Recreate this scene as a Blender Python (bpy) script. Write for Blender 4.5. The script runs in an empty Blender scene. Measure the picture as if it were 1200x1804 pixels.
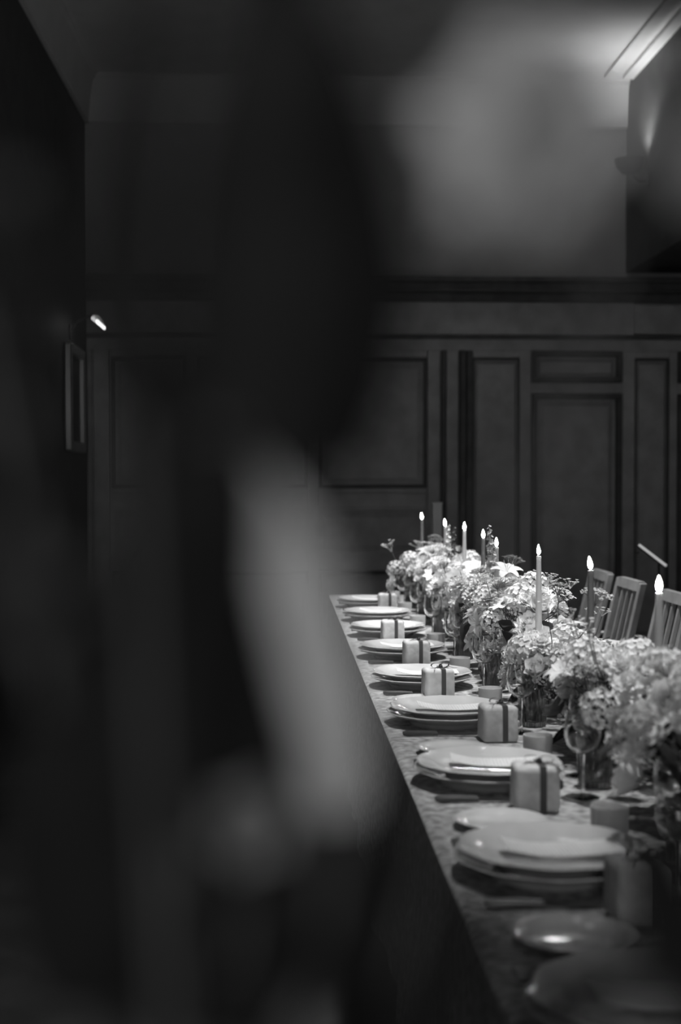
import bpy, math, random
from mathutils import Vector, Matrix, Euler

R = random.Random(7)
PI = math.pi
scene = bpy.context.scene
COL = scene.collection

# ------------------------------------------------------------------ camera
CAM_H = 1.385
cam_data = bpy.data.cameras.new('camera')
cam = bpy.data.objects.new('camera', cam_data)
COL.objects.link(cam)
cam.location = (0, 0, CAM_H)
cam.rotation_euler = (math.radians(90 - 1.417), 0, math.radians(-2.515))
cam_data.sensor_fit = 'VERTICAL'
cam_data.sensor_height = 36
cam_data.sensor_width = 24
cam_data.lens = 50
cam_data.clip_start = 0.02
cam_data.dof.use_dof = True
cam_data.dof.focus_distance = 4.3
cam_data.dof.aperture_fstop = 2.7
cam_data.dof.aperture_blades = 0
scene.camera = cam
FPX = 2505.6
CAM_R = cam.rotation_euler.to_matrix()
CAM_P = Vector((0, 0, CAM_H))


def ray(x, y):
    return CAM_R @ Vector(((x - 600) / FPX, -(y - 902) / FPX, -1))


def at(x, y, Y):
    d = ray(x, y)
    return CAM_P + d * (Y / d.y)


# ------------------------------------------------------------------ world, lights, exposure
w = bpy.data.worlds.new('world')
scene.world = w
w.use_nodes = True
w.node_tree.nodes['Background'].inputs[0].default_value = (.5, .5, .5, 1)
w.node_tree.nodes['Background'].inputs[1].default_value = .25
vs = scene.view_settings
vs.view_transform = 'Standard'
vs.look = 'None'
vs.gamma = 1
vs.exposure = 0
vs.use_curve_mapping = False

SPOTS = [(.80, 3.0, 400), (.90, 4.6, 700), (.95, 6.2, 720)]
SPOT_RADIUS = .09
UPLIGHT_W = 26
PICTURE_LIGHT = 5
FLAME = 130
WINDOW_FILL_W = 30

# fill light added behind the photographer, at an unseen added window
ld = bpy.data.lights.new('window_fill_light', 'AREA')
ld.shape = 'RECTANGLE'
ld.size = 1.1
ld.size_y = 1.7
ld.energy = WINDOW_FILL_W
lo = bpy.data.objects.new('window_fill_light', ld)
COL.objects.link(lo)
lo.location = (-.35, -2.66, 1.9)
lo.rotation_euler = (math.radians(90), 0, 0)


# ------------------------------------------------------------------ materials
MATS = {}


def mat(name, col, rough=.6, metal=0, spec=.4, noise=0, nscale=40, bump=0, bscale=80,
        transl=0, trans=0, ior=1.45, emit=0, coat=0):
    if name in MATS:
        return MATS[name]
    m = bpy.data.materials.new(name)
    m.use_nodes = True
    nt = m.node_tree
    b = nt.nodes['Principled BSDF']
    b.inputs['Base Color'].default_value = (col, col, col, 1)
    b.inputs['Roughness'].default_value = rough
    b.inputs['Metallic'].default_value = metal
    b.inputs['Specular IOR Level'].default_value = spec
    b.inputs['IOR'].default_value = ior
    b.inputs['Transmission Weight'].default_value = trans
    b.inputs['Coat Weight'].default_value = coat
    if emit:
        b.inputs['Emission Color'].default_value = (1, 1, 1, 1)
        b.inputs['Emission Strength'].default_value = emit
    tc = None
    if noise or bump:
        tc = nt.nodes.new('ShaderNodeTexCoord')
    if noise:
        n = nt.nodes.new('ShaderNodeTexNoise')
        n.inputs['Scale'].default_value = nscale
        n.inputs['Detail'].default_value = 5
        r = nt.nodes.new('ShaderNodeValToRGB')
        a, c = max(0, col * (1 - noise)), min(1, col * (1 + noise))
        r.color_ramp.elements[0].position = .32
        r.color_ramp.elements[1].position = .68
        r.color_ramp.elements[0].color = (a, a, a, 1)
        r.color_ramp.elements[1].color = (c, c, c, 1)
        nt.links.new(tc.outputs['Object'], n.inputs['Vector'])
        nt.links.new(n.outputs['Fac'], r.inputs['Fac'])
        nt.links.new(r.outputs['Color'], b.inputs['Base Color'])
    if bump:
        n2 = nt.nodes.new('ShaderNodeTexNoise')
        n2.inputs['Scale'].default_value = bscale
        n2.inputs['Detail'].default_value = 3
        bp = nt.nodes.new('ShaderNodeBump')
        bp.inputs['Strength'].default_value = bump
        bp.inputs['Distance'].default_value = .004
        nt.links.new(tc.outputs['Object'], n2.inputs['Vector'])
        nt.links.new(n2.outputs['Fac'], bp.inputs['Height'])
        nt.links.new(bp.outputs['Normal'], b.inputs['Normal'])
    if transl:
        t = nt.nodes.new('ShaderNodeBsdfTranslucent')
        t.inputs['Color'].default_value = (col, col, col, 1)
        mx = nt.nodes.new('ShaderNodeMixShader')
        mx.inputs[0].default_value = transl
        out = nt.nodes['Material Output']
        nt.links.new(b.outputs[0], mx.inputs[1])
        nt.links.new(t.outputs[0], mx.inputs[2])
        nt.links.new(mx.outputs[0], out.inputs['Surface'])
    MATS[name] = m
    return m


M = dict(
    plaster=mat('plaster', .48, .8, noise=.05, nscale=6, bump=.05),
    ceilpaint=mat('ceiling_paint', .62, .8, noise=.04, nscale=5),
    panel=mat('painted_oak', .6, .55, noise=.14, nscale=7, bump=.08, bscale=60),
    moulding=mat('shade_toned_moulding', .14, .5, noise=.2, nscale=9),  # dark tone puts the shade of the panelling grooves into the colour
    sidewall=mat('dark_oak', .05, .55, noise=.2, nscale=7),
    floor=mat('floor_wood', .04, .5, noise=.3, nscale=5),
    linen=mat('linen', .33, .9, spec=.2, noise=.5, nscale=55, bump=.5, bscale=140),
    plinth=mat('plinth_paint', .8, .6),
    wood=mat('chair_wood', .30, .45, noise=.2, nscale=12),
    darkwood=mat('dark_wood', .05, .5, noise=.2, nscale=9),
    china=mat('glazed_china', .62, .10, spec=.55, coat=.4, noise=.05, nscale=25),
    chinarim=mat('charger_glaze', .45, .10, spec=.55, coat=.5, noise=.08, nscale=25),
    card=mat('card_stock', .80, .7),
    giftpaper=mat('handmade_paper', .62, .85, spec=.2, noise=.13, nscale=45, bump=.25, bscale=90),
    ribbon=mat('ribbon', .07, .45),
    ceramic=mat('votive_ceramic', .62, .55, noise=.1, nscale=35),
    steel=mat('cutlery_steel', .10, .4, metal=1),
    glass=mat('clear_glass', .96, .02, trans=1, ior=1.45),
    darkglass=mat('smoked_glass', .45, .04, trans=1, ior=1.45),
    wax=mat('pale_wax', .90, .5, spec=.3, transl=.35),
    darkwax=mat('dark_wax', .24, .5, spec=.3, transl=.1),
    wick=mat('wick', .02, .9),
    brass=mat('aged_brass', .35, .3, metal=1),
    gilt=mat('gilt', .5, .35, metal=1),
    iron=mat('blackened_iron', .04, .45, metal=.4),
    bowl=mat('dark_bowl', .04, .35),
    white=mat('petal_white', .93, .7, spec=.2, noise=.06, nscale=60, transl=.2),
    pale=mat('petal_pale', .78, .7, spec=.2, noise=.16, nscale=60, transl=.2),
    mid=mat('petal_mid', .52, .7, spec=.2, noise=.2, nscale=60, transl=.2),
    dim=mat('petal_dark', .16, .7, spec=.2, noise=.2, nscale=60, transl=.15),
    leaf=mat('leaf_dark', .022, .6, spec=.2, noise=.3, nscale=30, transl=.12),
    leaf2=mat('leaf_green', .16, .5, spec=.4, noise=.3, nscale=30, transl=.2),
    stem=mat('flower_stem', .12, .6),
    heart=mat('flower_heart', .06, .8, noise=.4, nscale=200),
    canvas=mat('canvas', .04, .6, noise=.5, nscale=4),
    pane=mat('fill_window_glass', .95, .02, trans=1),
    tube=mat('lamp_tube', .9, .5, emit=PICTURE_LIGHT),
    strip=mat('glow_strip', .8, .5, emit=.45),  # glow added to brighten the bar head, which the spots miss
    lamp=mat('lamp_lens', .9, .5, emit=6),
    flame=mat('candle_flame', .9, .5, emit=FLAME),
)


def printed_card():
    """card stock with rows of fine, unreadable print"""
    m = M['card']
    nt = m.node_tree
    b = nt.nodes['Principled BSDF']
    tc = nt.nodes.new('ShaderNodeTexCoord')
    mp = nt.nodes.new('ShaderNodeMapping')
    mp.inputs['Rotation'].default_value = (0, 0, PI / 2)
    br = nt.nodes.new('ShaderNodeTexBrick')
    br.inputs['Scale'].default_value = 1
    br.inputs['Brick Width'].default_value = .013
    br.inputs['Row Height'].default_value = .007
    br.inputs['Mortar Size'].default_value = .0022
    br.inputs['Color1'].default_value = (.55, .55, .55, 1)
    br.inputs['Color2'].default_value = (.72, .72, .72, 1)
    br.inputs['Mortar'].default_value = (.8, .8, .8, 1)
    nt.links.new(tc.outputs['Object'], mp.inputs['Vector'])
    nt.links.new(mp.outputs['Vector'], br.inputs['Vector'])
    nt.links.new(br.outputs['Color'], b.inputs['Base Color'])


printed_card()


# ------------------------------------------------------------------ mesh helpers
class MB:
    def __init__(s):
        s.v = []
        s.f = []

    def add(s, v, f, m=None):
        o = len(s.v)
        s.v += [tuple(m @ Vector(p)) if m else tuple(p) for p in v]
        s.f += [tuple(i + o for i in q) for q in f]
        return s

    def box(s, x0, x1, y0, y1, z0, z1, m=None):
        v = [(x, y, z) for z in (z0, z1) for y in (y0, y1) for x in (x0, x1)]
        f = [(0, 2, 3, 1), (4, 5, 7, 6), (0, 1, 5, 4), (2, 6, 7, 3), (0, 4, 6, 2), (1, 3, 7, 5)]
        return s.add(v, f, m)

    def bevelbox(s, x0, x1, y0, y1, z0, z1, b):
        """a raised field facing -Y: its front edges slope back by b"""
        v = [(x0, y1, z0), (x1, y1, z0), (x1, y1, z1), (x0, y1, z1),
             (x0 + b, y0, z0 + b), (x1 - b, y0, z0 + b), (x1 - b, y0, z1 - b), (x0 + b, y0, z1 - b)]
        f = [(0, 1, 5, 4), (1, 2, 6, 5), (2, 3, 7, 6), (3, 0, 4, 7), (4, 5, 6, 7), (3, 2, 1, 0)]
        return s.add(v, f)

    def lathe(s, prof, n=24, m=None, wob=None):
        v = []
        for (r, z) in prof:
            for k in range(n):
                a = 2 * PI * k / n
                rr = r * (wob(a, r) if wob else 1)
                v.append((rr * math.cos(a), rr * math.sin(a), z))
        f = []
        for i in range(len(prof) - 1):
            for k in range(n):
                k2 = (k + 1) % n
                f.append((i * n + k, i * n + k2, (i + 1) * n + k2, (i + 1) * n + k))
        return s.add(v, f, m)

    def tube(s, pts, rad, n=6, cap=True):
        pts = [Vector(p) for p in pts]
        v = []
        for i, p in enumerate(pts):
            d = (pts[min(i + 1, len(pts) - 1)] - pts[max(i - 1, 0)])
            if d.length < 1e-9:
                d = Vector((0, 0, 1))
            d.normalize()
            u = d.cross(Vector((0, 0, 1)) if abs(d.z) < .9 else Vector((1, 0, 0))).normalized()
            q = d.cross(u)
            r = rad[i] if isinstance(rad, (list, tuple)) else rad
            for k in range(n):
                a = 2 * PI * k / n
                v.append(p + u * (r * math.cos(a)) + q * (r * math.sin(a)))
        f = []
        for i in range(len(pts) - 1):
            for k in range(n):
                k2 = (k + 1) % n
                f.append((i * n + k, i * n + k2, (i + 1) * n + k2, (i + 1) * n + k))
        if cap:
            f.append(tuple(range(n - 1, -1, -1)))
            f.append(tuple(range((len(pts) - 1) * n, len(pts) * n)))
        return s.add(v, f)

    def mesh(s, name, smooth=True):
        me = bpy.data.meshes.new(name)
        me.from_pydata(s.v, [], s.f)
        me.update()
        if smooth:
            me.polygons.foreach_set('use_smooth', [True] * len(me.polygons))
            me.set_sharp_from_angle(angle=.6)
        return me

    def build(s, name, m, parent=None, smooth=True, loc=None):
        return link(name, s.mesh(name, smooth), m, parent, loc)


def link(name, me, m, parent=None, loc=None):
    if m is not None and not me.materials:
        me.materials.append(M[m] if isinstance(m, str) else m)
    o = bpy.data.objects.new(name, me)
    COL.objects.link(o)
    if parent:
        o.parent = parent
    if loc is not None:
        o.location = loc
    return o


def tag(o, label, cat, group=None, kind=None):
    o['label'] = label
    if cat:
        o['category'] = cat
    if group:
        o['group'] = group
    if kind:
        o['kind'] = kind
    return o


def empty(name, label, cat, loc=(0, 0, 0), rz=0, group=None):
    o = bpy.data.objects.new(name, None)
    o.empty_display_size = .05
    COL.objects.link(o)
    o.location = loc
    o.rotation_euler = (0, 0, rz)
    return tag(o, label, cat, group)


def struct(o, label):
    o['kind'] = 'structure'
    o['label'] = label
    return o


def copy_tree(o, parent=None):
    c = o.copy()
    COL.objects.link(c)
    c.parent = parent
    for ch in list(o.children):
        copy_tree(ch, c)
    return c


def bevel(o, wdt, seg=2):
    b = o.modifiers.new('bevel', 'BEVEL')
    b.width = wdt
    b.segments = seg
    b.limit_method = 'ANGLE'
    return o


ORD = ['first', 'second', 'third', 'fourth', 'fifth', 'sixth', 'seventh', 'eighth', 'ninth', 'tenth']

# ------------------------------------------------------------------ the room
ZW = 10.5                      # end wall
XL, XB, XR = -1.40, 2.58, 3.7   # left wall, ceiling bulkhead face, right wall
YF = -2.6                      # wall behind the photographer
HC = 4.30
PS = FPX / ZW


def wx(px):
    return at(px, 840, ZW).x


def wz(py):
    return at(640, py, ZW).z


struct(MB().box(XL - .2, XR + .2, YF - .2, ZW + .2, -.1, 0).build('floor', 'floor', smooth=False), 'dark wooden floor')
struct(MB().box(XL - .2, XR + .2, YF - .2, ZW + .2, HC, HC + .1).build('ceiling', 'ceilpaint', smooth=False), 'pale painted ceiling')
wb = struct(MB().box(XL - .2, XR + .2, ZW, ZW + .2, 0, HC).build('wall_back', 'plaster', smooth=False),
            'end wall with dark panelling under plain plaster')
struct(MB().box(XR, XR + .2, YF, ZW, 0, HC).build('wall_right', 'panel', smooth=False), 'side wall behind the dining chairs')
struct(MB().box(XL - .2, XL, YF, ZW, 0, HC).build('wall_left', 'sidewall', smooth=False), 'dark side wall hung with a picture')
# wall behind the photographer, with an opening for the added fill window
wl = MB()
wl.box(XL - .2, -.95, YF - .2, YF, 0, HC)
wl.box(.25, XR + .2, YF - .2, YF, 0, HC)
wl.box(-.95, .25, YF - .2, YF, 0, 1.0)
wl.box(-.95, .25, YF - .2, YF, 2.8, HC)
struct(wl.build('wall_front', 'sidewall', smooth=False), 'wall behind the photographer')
win = struct(MB().box(-.93, .23, YF - .12, YF - .11, 1.02, 2.78).build('fill_window_1', 'pane', smooth=False), 'added unseen sash window for the fill light')
wf = MB()
for (a, b, c, d) in ((-.95, -.89, 1, 2.8), (.19, .25, 1, 2.8), (-.95, .25, 1, 1.06), (-.95, .25, 2.74, 2.8), (-.95, .25, 1.87, 1.92)):
    wf.box(a, b, YF - .14, YF - .09, c, d)
wf.build('fill_window_frame', 'plaster', win, smooth=False)

# bulkhead along the right side below the ceiling
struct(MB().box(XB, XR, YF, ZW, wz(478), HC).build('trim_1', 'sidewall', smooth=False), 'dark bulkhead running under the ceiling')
# cornices: hollow profile swept along the walls (profile = distance from wall, drop below ceiling)
CP = [(0, wz(222) - HC), (.03, wz(222) - HC), (.036, wz(205) - HC), (.045, -.16), (.060, -.07), (.072, -.035),
      (.09, -.03), (.09, -.012), (.11, 0)]


def sweep_cornice(name, p0, p1, inward, label):
    mb = MB()
    v = []
    for p in (p0, p1):
        for (d, z) in CP:
            v.append((p[0] + inward[0] * d, p[1] + inward[1] * d, HC + z))
    n = len(CP)
    mb.add(v, [(i, i + 1, n + i + 1, n + i) for i in range(n - 1)])
    return struct(mb.build(name, 'ceilpaint'), label)


sweep_cornice('trim_2', (XL, ZW), (XB, ZW), (0, -1), 'pale hollow cornice on the end wall')
sweep_cornice('trim_3', (XL, YF), (XL, ZW), (1, 0), 'pale hollow cornice on the side wall')
# flat ceiling border beside the bulkhead
struct(MB().box(2.36, 2.44, YF, ZW - .2, HC - .025, HC).build('trim_4', 'ceilpaint', smooth=False), 'raised ceiling border strip')
struct(MB().box(2.50, XB, YF, ZW - .2, HC - .03, HC).build('trim_5', 'ceilpaint', smooth=False), 'ceiling moulding against the bulkhead')
# skirting
bb = MB().box(XL, XR, ZW - .06, ZW, 0, .2)
struct(bb.build('baseboard_back', 'panel', smooth=False), 'tall skirting board of the end wall')


# panelling of the end wall, piece by piece
def pbox(name, x0, x1, y0, y1, proud, m='panel', back=0.0):
    mb = MB().box(wx(x0), wx(x1), ZW - proud, ZW - back, wz(y1), wz(y0))
    o = mb.build(name, m, wb, smooth=False)
    return bevel(o, .006, 2)


def field(x0, x1, y0, y1, proud=.022, b=.035):
    return MB().bevelbox(wx(x0), wx(x1), ZW - proud, ZW - .004, wz(y1), wz(y0), b).build('panel', 'panel', wb, smooth=False)


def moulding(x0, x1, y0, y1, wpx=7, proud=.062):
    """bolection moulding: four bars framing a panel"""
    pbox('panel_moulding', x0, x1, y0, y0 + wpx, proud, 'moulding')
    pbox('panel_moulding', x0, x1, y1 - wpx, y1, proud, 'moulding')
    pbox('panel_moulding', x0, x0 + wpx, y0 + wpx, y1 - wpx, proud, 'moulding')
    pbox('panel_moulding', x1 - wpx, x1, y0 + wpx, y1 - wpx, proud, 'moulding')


LX = 155.5
pbox('panel_backing', 155.5, 1365, 490, 1130, .004)
RX = 1365
BOT = 1125
# panelling cap (stepped cornice)
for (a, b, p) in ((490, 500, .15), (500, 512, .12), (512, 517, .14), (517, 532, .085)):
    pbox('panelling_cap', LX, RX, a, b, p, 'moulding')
pbox('frieze_board', LX, 1114, 532, 590, .04)
pbox('frieze_board', 1114, RX, 536, 588, .055)
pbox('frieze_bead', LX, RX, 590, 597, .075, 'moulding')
pbox('top_rail', LX, RX, 597, 618, .045)


def tall_bay(x0, x1):
    """small square panel over a tall one, between two stiles"""
    pbox('rail', x0, x1, 674, 693, .045)
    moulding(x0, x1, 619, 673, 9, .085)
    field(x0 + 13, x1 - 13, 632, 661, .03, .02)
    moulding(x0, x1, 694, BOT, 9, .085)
    field(x0 + 14, x1 - 14, 707, BOT - 12, .03)


def plain_bay(x0, x1):
    pbox('rail', x0, x1, 618, 630, .045)
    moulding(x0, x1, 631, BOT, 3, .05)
    field(x0 + 4, x1 - 4, 636, BOT - 6, .03, .02)


def dado_bay(x0, x1):
    pbox('rail', x0, x1, 618, 630, .045)
    moulding(x0, x1, 631, 859, 6, .058)
    field(x0 + 9, x1 - 9, 641, 850)
    pbox('dado_rail', x0, x1, 860, 868, .05)
    pbox('dado_rail', x0, x1, 868, 894, .035)
    pbox('dado_rail', x0, x1, 894, 899, .06)
    field(x0 + 4, x1 - 4, 903, 970)
    pbox('rail', x0, x1, 973, 1005, .045)
    moulding(x0, x1, 1006, BOT, 5, .055)
    field(x0 + 8, x1 - 8, 1014, BOT - 8)


def stile(x0, x1, proud=.045, m='panel'):
    pbox('stile', x0, x1, 618, BOT, proud, m)


stile(1345, RX)
tall_bay(1190, 1345)
stile(1176, 1190)
plain_bay(1115, 1176)
stile(1092, 1115, .055)
tall_bay(934, 1092)
stile(914, 934)
plain_bay(831, 914)
# clustered stiles beside the dado bays
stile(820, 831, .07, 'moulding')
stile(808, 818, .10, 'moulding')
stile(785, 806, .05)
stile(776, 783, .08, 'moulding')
stile(752, 774, .05)
dado_bay(560, 751)
stile(540, 560)
dado_bay(350, 540)
stile(330, 350)
dado_bay(200, 330)
stile(168, 196, .07)
stile(LX, 164, .03)

# ------------------------------------------------------------------ ceiling spotlights over the table
for k, (sx, sy, pw) in enumerate(SPOTS):
    e = empty('ceiling_spotlight', 'small round ceiling spotlight, %s from the panelled wall' % ORD[len(SPOTS) - 1 - k],
              'ceiling light', (sx, sy, HC), group='ceiling spotlights')
    MB().lathe([(.10, 0), (.115, 0), (.115, -.02), (.10, -.05), (.095, -.05), (.095, 0)], 24).build('trim_ring', 'iron', e)
    MB().lathe([(.0, -.012), (.094, -.012)], 24).build('lens', 'lamp', e)
    sd = bpy.data.lights.new('spot_beam', 'SPOT')
    sd.energy = pw
    sd.spot_size = math.radians(50)
    sd.spot_blend = .9
    sd.shadow_soft_size = SPOT_RADIUS
    so = bpy.data.objects.new('spot_beam', sd)
    COL.objects.link(so)
    so.parent = e
    so.location = (0, 0, -.06)
    aim = Vector((.72, sy + .35, .75)) - Vector((sx, sy, HC - .06))
    so.rotation_euler = aim.to_track_quat('-Z', 'Y').to_euler()

# ------------------------------------------------------------------ table and cloth
TH = .75
TC = .76                # centre line
TX0, TX1 = .272, 1.248
TY0, TY1 = 1.10, 7.62
tb = empty('banquet_table', 'long wooden banquet table under a mottled pale cloth', 'table', (TC, 4.3, 0))
MB().box(TX0 - TC + .012, TX1 - TC - .012, TY0 + .01 - 4.3, TY1 - .01 - 4.3, .71, .742).build('tabletop', 'darkwood', tb, smooth=False)
for (lx, ly) in [(sx * .38, y) for y in (-2.9, -1, 1.085, 3.1) for sx in (-1, 1)]:
    MB().box(lx - .035, lx + .035, ly - .035, ly + .035, 0, .71).build('leg', 'darkwood', tb, smooth=False)
for sx in (-.38, .38):
    MB().box(sx - .012, sx + .012, -3, 3, .62, .71).build('apron', 'darkwood', tb, smooth=False)


def cloth():
    DL, DR = .5, .25
    xs = []
    prof = []          # (x, z, hang)
    for k in range(9):
        h = k / 8
        prof.append((TX0 - .004, TH - .004 - DL * (1 - h), 1 - h))
    nx = 22
    for k in range(nx + 1):
        t = k / nx
        prof.append((TX0 + .003 + (TX1 - TX0 - .006) * t, TH, 0))
    for k in range(9):
        h = k / 8
        prof.append((TX1 + .004, TH - .004 - DR * h, h))
    ny = 260
    v = []
    rr = random.Random(3)
    ph = [rr.uniform(0, 6) for _ in range(6)]
    for j in range(ny + 1):
        y = TY0 + (TY1 - TY0) * j / ny
        for (x, z, h) in prof:
            s = -1 if x < TC else 1
            fold = h * (.014 * math.sin(y * 9 + ph[0]) + .010 * math.sin(y * 17 + ph[1]) + .012)
            dz = 0
            v.append((x + s * fold, y, z + dz))
    n = len(prof)
    f = [(j * n + i, j * n + i + 1, (j + 1) * n + i + 1, (j + 1) * n + i) for j in range(ny) for i in range(n - 1)]
    # end drops
    mb = MB().add(v, f)
    for (yy, s) in ((TY0, -1), (TY1, 1)):
        vv = []
        for k in range(9):
            for i in range(41):
                t = i / 40
                x = TX0 + (TX1 - TX0) * t
                vv.append((x, yy + s * (k / 8) * (.012 + .012 * math.sin(x * 22)), TH - .001 - DR * k / 8))
        mb.add(vv, [(k * 41 + i, k * 41 + i + 1, (k + 1) * 41 + i + 1, (k + 1) * 41 + i) for k in range(8) for i in range(40)])
    o = mb.build('tablecloth', 'linen')
    return tag(o, 'mottled pale linen cloth draped over the long table', 'tablecloth')


cloth()

# ------------------------------------------------------------------ tableware prototypes (meshes shared)


def scallop(n, amp):
    return lambda a, r: 1 + amp * math.cos(n * a) * min(1, max(0, (r - .07) / .06))


CH_ME = MB().lathe([(0, .004), (.09, .004), (.092, 0), (.10, 0), (.106, .010), (.13, .020), (.155, .029), (.158, .0315), (.155, .0330),
                    (.13, .0245), (.105, .0145), (0, .013)], 60, wob=scallop(10, .012)).mesh('charger_plate')
CH_ME.materials.append(M['chinarim'])
PL_ME = MB().lathe([(0, .003), (.08, .003), (.082, 0), (.09, 0), (.096, .008), (.12, .018), (.146, .027), (.150, .0295), (.147, .0310),
                    (.12, .0225), (.098, .0125), (0, .010)], 60, wob=scallop(10, .014)).mesh('dinner_plate')
PL_ME.materials.append(M['china'])
SP_ME = MB().lathe([(0, .003), (.045, .003), (.046, 0), (.052, 0), (.056, .004), (.075, .011), (.083, .014), (.0845, .016), (.082, .0165),
                    (.07, .012), (.055, .007), (0, .006)], 48).mesh('side_plate')
SP_ME.materials.append(M['china'])
# wine glass
WG_B = MB().lathe([(.004, .086), (.018, .090), (.030, .102), (.036, .122), (.036, .145), (.033, .172), (.0318, .172), (.0347, .145),
                   (.0347, .122), (.029, .104), (.017, .092), (.0, .0885)], 28).mesh('glass_bowl')
WG_S = MB().lathe([(.0, .005), (.0042, .006), (.0034, .02), (.0034, .07), (.0045, .087), (0, .0884)], 14).mesh('glass_stem')
WG_F = MB().lathe([(0, 0), (.034, 0), (.034, .0012), (.02, .003), (.006, .006), (0, .0062)], 28).mesh('glass_foot')
TU_ME = MB().lathe([(0, 0), (.030, 0), (.033, .004), (.0385, .100), (.0372, .1008), (.0362, .098), (.031, .014), (0, .012)], 72,
                   wob=lambda a, r: 1 + (.03 * math.cos(24 * a) if r > .0295 else 0)).mesh('tumbler')
for me in (WG_B, WG_S, WG_F):
    me.materials.append(M['glass'])
TU_ME.materials.append(M['darkglass'])
CUP_ME = MB().lathe([(0, 0), (.029, 0), (.0315, .003), (.033, .057), (.0325, .060), (.0305, .060), (.029, .012), (0, .010)], 32).mesh('votive_cup')
CUP_ME.materials.append(M['ceramic'])
CUPWAX_ME = MB().lathe([(0, .040), (.0294, .040)], 24).mesh('votive_wax')
CUPWAX_ME.materials.append(M['wax'])
# cutlery, lying along +X from the handle end
KN_H = MB().tube([(0, 0, .006), (.01, 0, .006), (.05, 0, .006), (.085, 0, .005)], [.003, .0055, .005, .004], 8).mesh('knife_handle')
bl = MB()
bl.add([(.084, -.004, .003), (.084, .004, .003), (.15, -.008, .003), (.15, .005, .003), (.20, -.004, .003), (.205, .003, .003),
        (.084, -.004, .0055), (.084, .004, .0055), (.15, -.008, .0042), (.15, .005, .0055), (.20, -.004, .004), (.205, .003, .005)],
       [(0, 1, 3, 2), (2, 3, 5, 4), (6, 8, 9, 7), (8, 10, 11, 9), (0, 2, 8, 6), (2, 4, 10, 8), (1, 7, 9, 3), (3, 9, 11, 5), (4, 5, 11, 10), (0, 6, 7, 1)])
KN_B = bl.mesh('knife_blade', False)
FK_H = MB().tube([(0, 0, .004), (.012, 0, .004), (.06, 0, .005), (.115, 0, .008), (.13, 0, .008)], [.004, .0065, .0042, .0028, .003], 8).mesh('fork_handle')
fk = MB()
for ty in (-.0085, -.0028, .0028, .0085):
    fk.tube([(.128, ty * .5, .008), (.142, ty, .006), (.165, ty, .003), (.19, ty, .005)], [.0028, .0022, .0017, .001], 5)
FK_T = fk.mesh('fork_tines')
for me in (KN_H, KN_B, FK_H, FK_T):
    me.materials.append(M['steel'])
# gift box
GB = .087


def rounded_box_mesh(name, sx, sy, sz, r, n=4):
    import bmesh
    bm = bmesh.new()
    bmesh.ops.create_cube(bm, size=1)
    for v in bm.verts:
        v.co = Vector((v.co.x * sx, v.co.y * sy, (v.co.z + .5) * sz))
        if v.co.z > sz * .5:
            v.co.x *= .97
            v.co.y *= .97
    bmesh.ops.bevel(bm, geom=list(bm.edges), offset=r, segments=n, affect='EDGES', profile=.5)
    me = bpy.data.meshes.new(name)
    bm.to_mesh(me)
    bm.free()
    me.polygons.foreach_set('use_smooth', [True] * len(me.polygons))
    return me


GB_ME = rounded_box_mesh('gift_box_body', GB, GB, GB, .011)
GB_ME.materials.append(M['giftpaper'])
rb = MB()
RW = .0065
h2 = GB / 2 + .0012


def band(mb, axis):
    pts = [(-h2, .004), (-h2 * .99, GB * .5), (-h2 * .955, GB - .008), (-h2 * .88, GB + .0012), (0, GB + .0016), (h2 * .88, GB + .0012),
           (h2 * .955, GB - .008), (h2 * .99, GB * .5), (h2, .004)]
    v, f = [], []
    for (a, z) in pts:
        for s_ in (-1, 1):
            v.append((s_ * RW, a, z) if axis == 'y' else (a, s_ * RW, z))
    for i in range(len(pts) - 1):
        f.append((2 * i, 2 * i + 1, 2 * i + 3, 2 * i + 2))
    mb.add(v, f)


band(rb, 'y')
RB_ME = rb.mesh('ribbon_band')
RB_ME.materials.append(M['ribbon'])
bw = MB()
for sgn in (-1, 1):
    loop = []
    for k in range(13):
        a = -PI * .9 + 2 * PI * .95 * k / 12
        loop.append((sgn * (.014 + .014 * math.cos(a + PI * .0)), .0, .007 + .007 * math.sin(a)))
    v, f = [], []
    for p in loop:
        for s_ in (-1, 1):
            v.append((p[0], s_ * .0045 + .15 * p[0] * sgn, GB + .001 + p[2]))
    f = [(2 * i, 2 * i + 1, 2 * i + 3, 2 * i + 2) for i in range(len(loop) - 1)]
    bw.add(v, f)
    tail = [(0, 0, GB + .004), (sgn * .015, -.010, GB + .006), (sgn * .030, -.024, GB + .002), (sgn * .036, -.036, GB + .003)]
    v = []
    for p in tail:
        v += [(p[0] - .003, p[1] - .003, p[2]), (p[0] + .003, p[1] + .003, p[2])]
    bw.add(v, [(2 * i, 2 * i + 1, 2 * i + 3, 2 * i + 2) for i in range(len(tail) - 1)])
bw.lathe([(0, GB + .001), (.005, GB + .002), (.006, GB + .006), (.004, GB + .010), (0, GB + .011)], 10)
BW_ME = bw.mesh('ribbon_bow')
BW_ME.materials.append(M['ribbon'])
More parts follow.
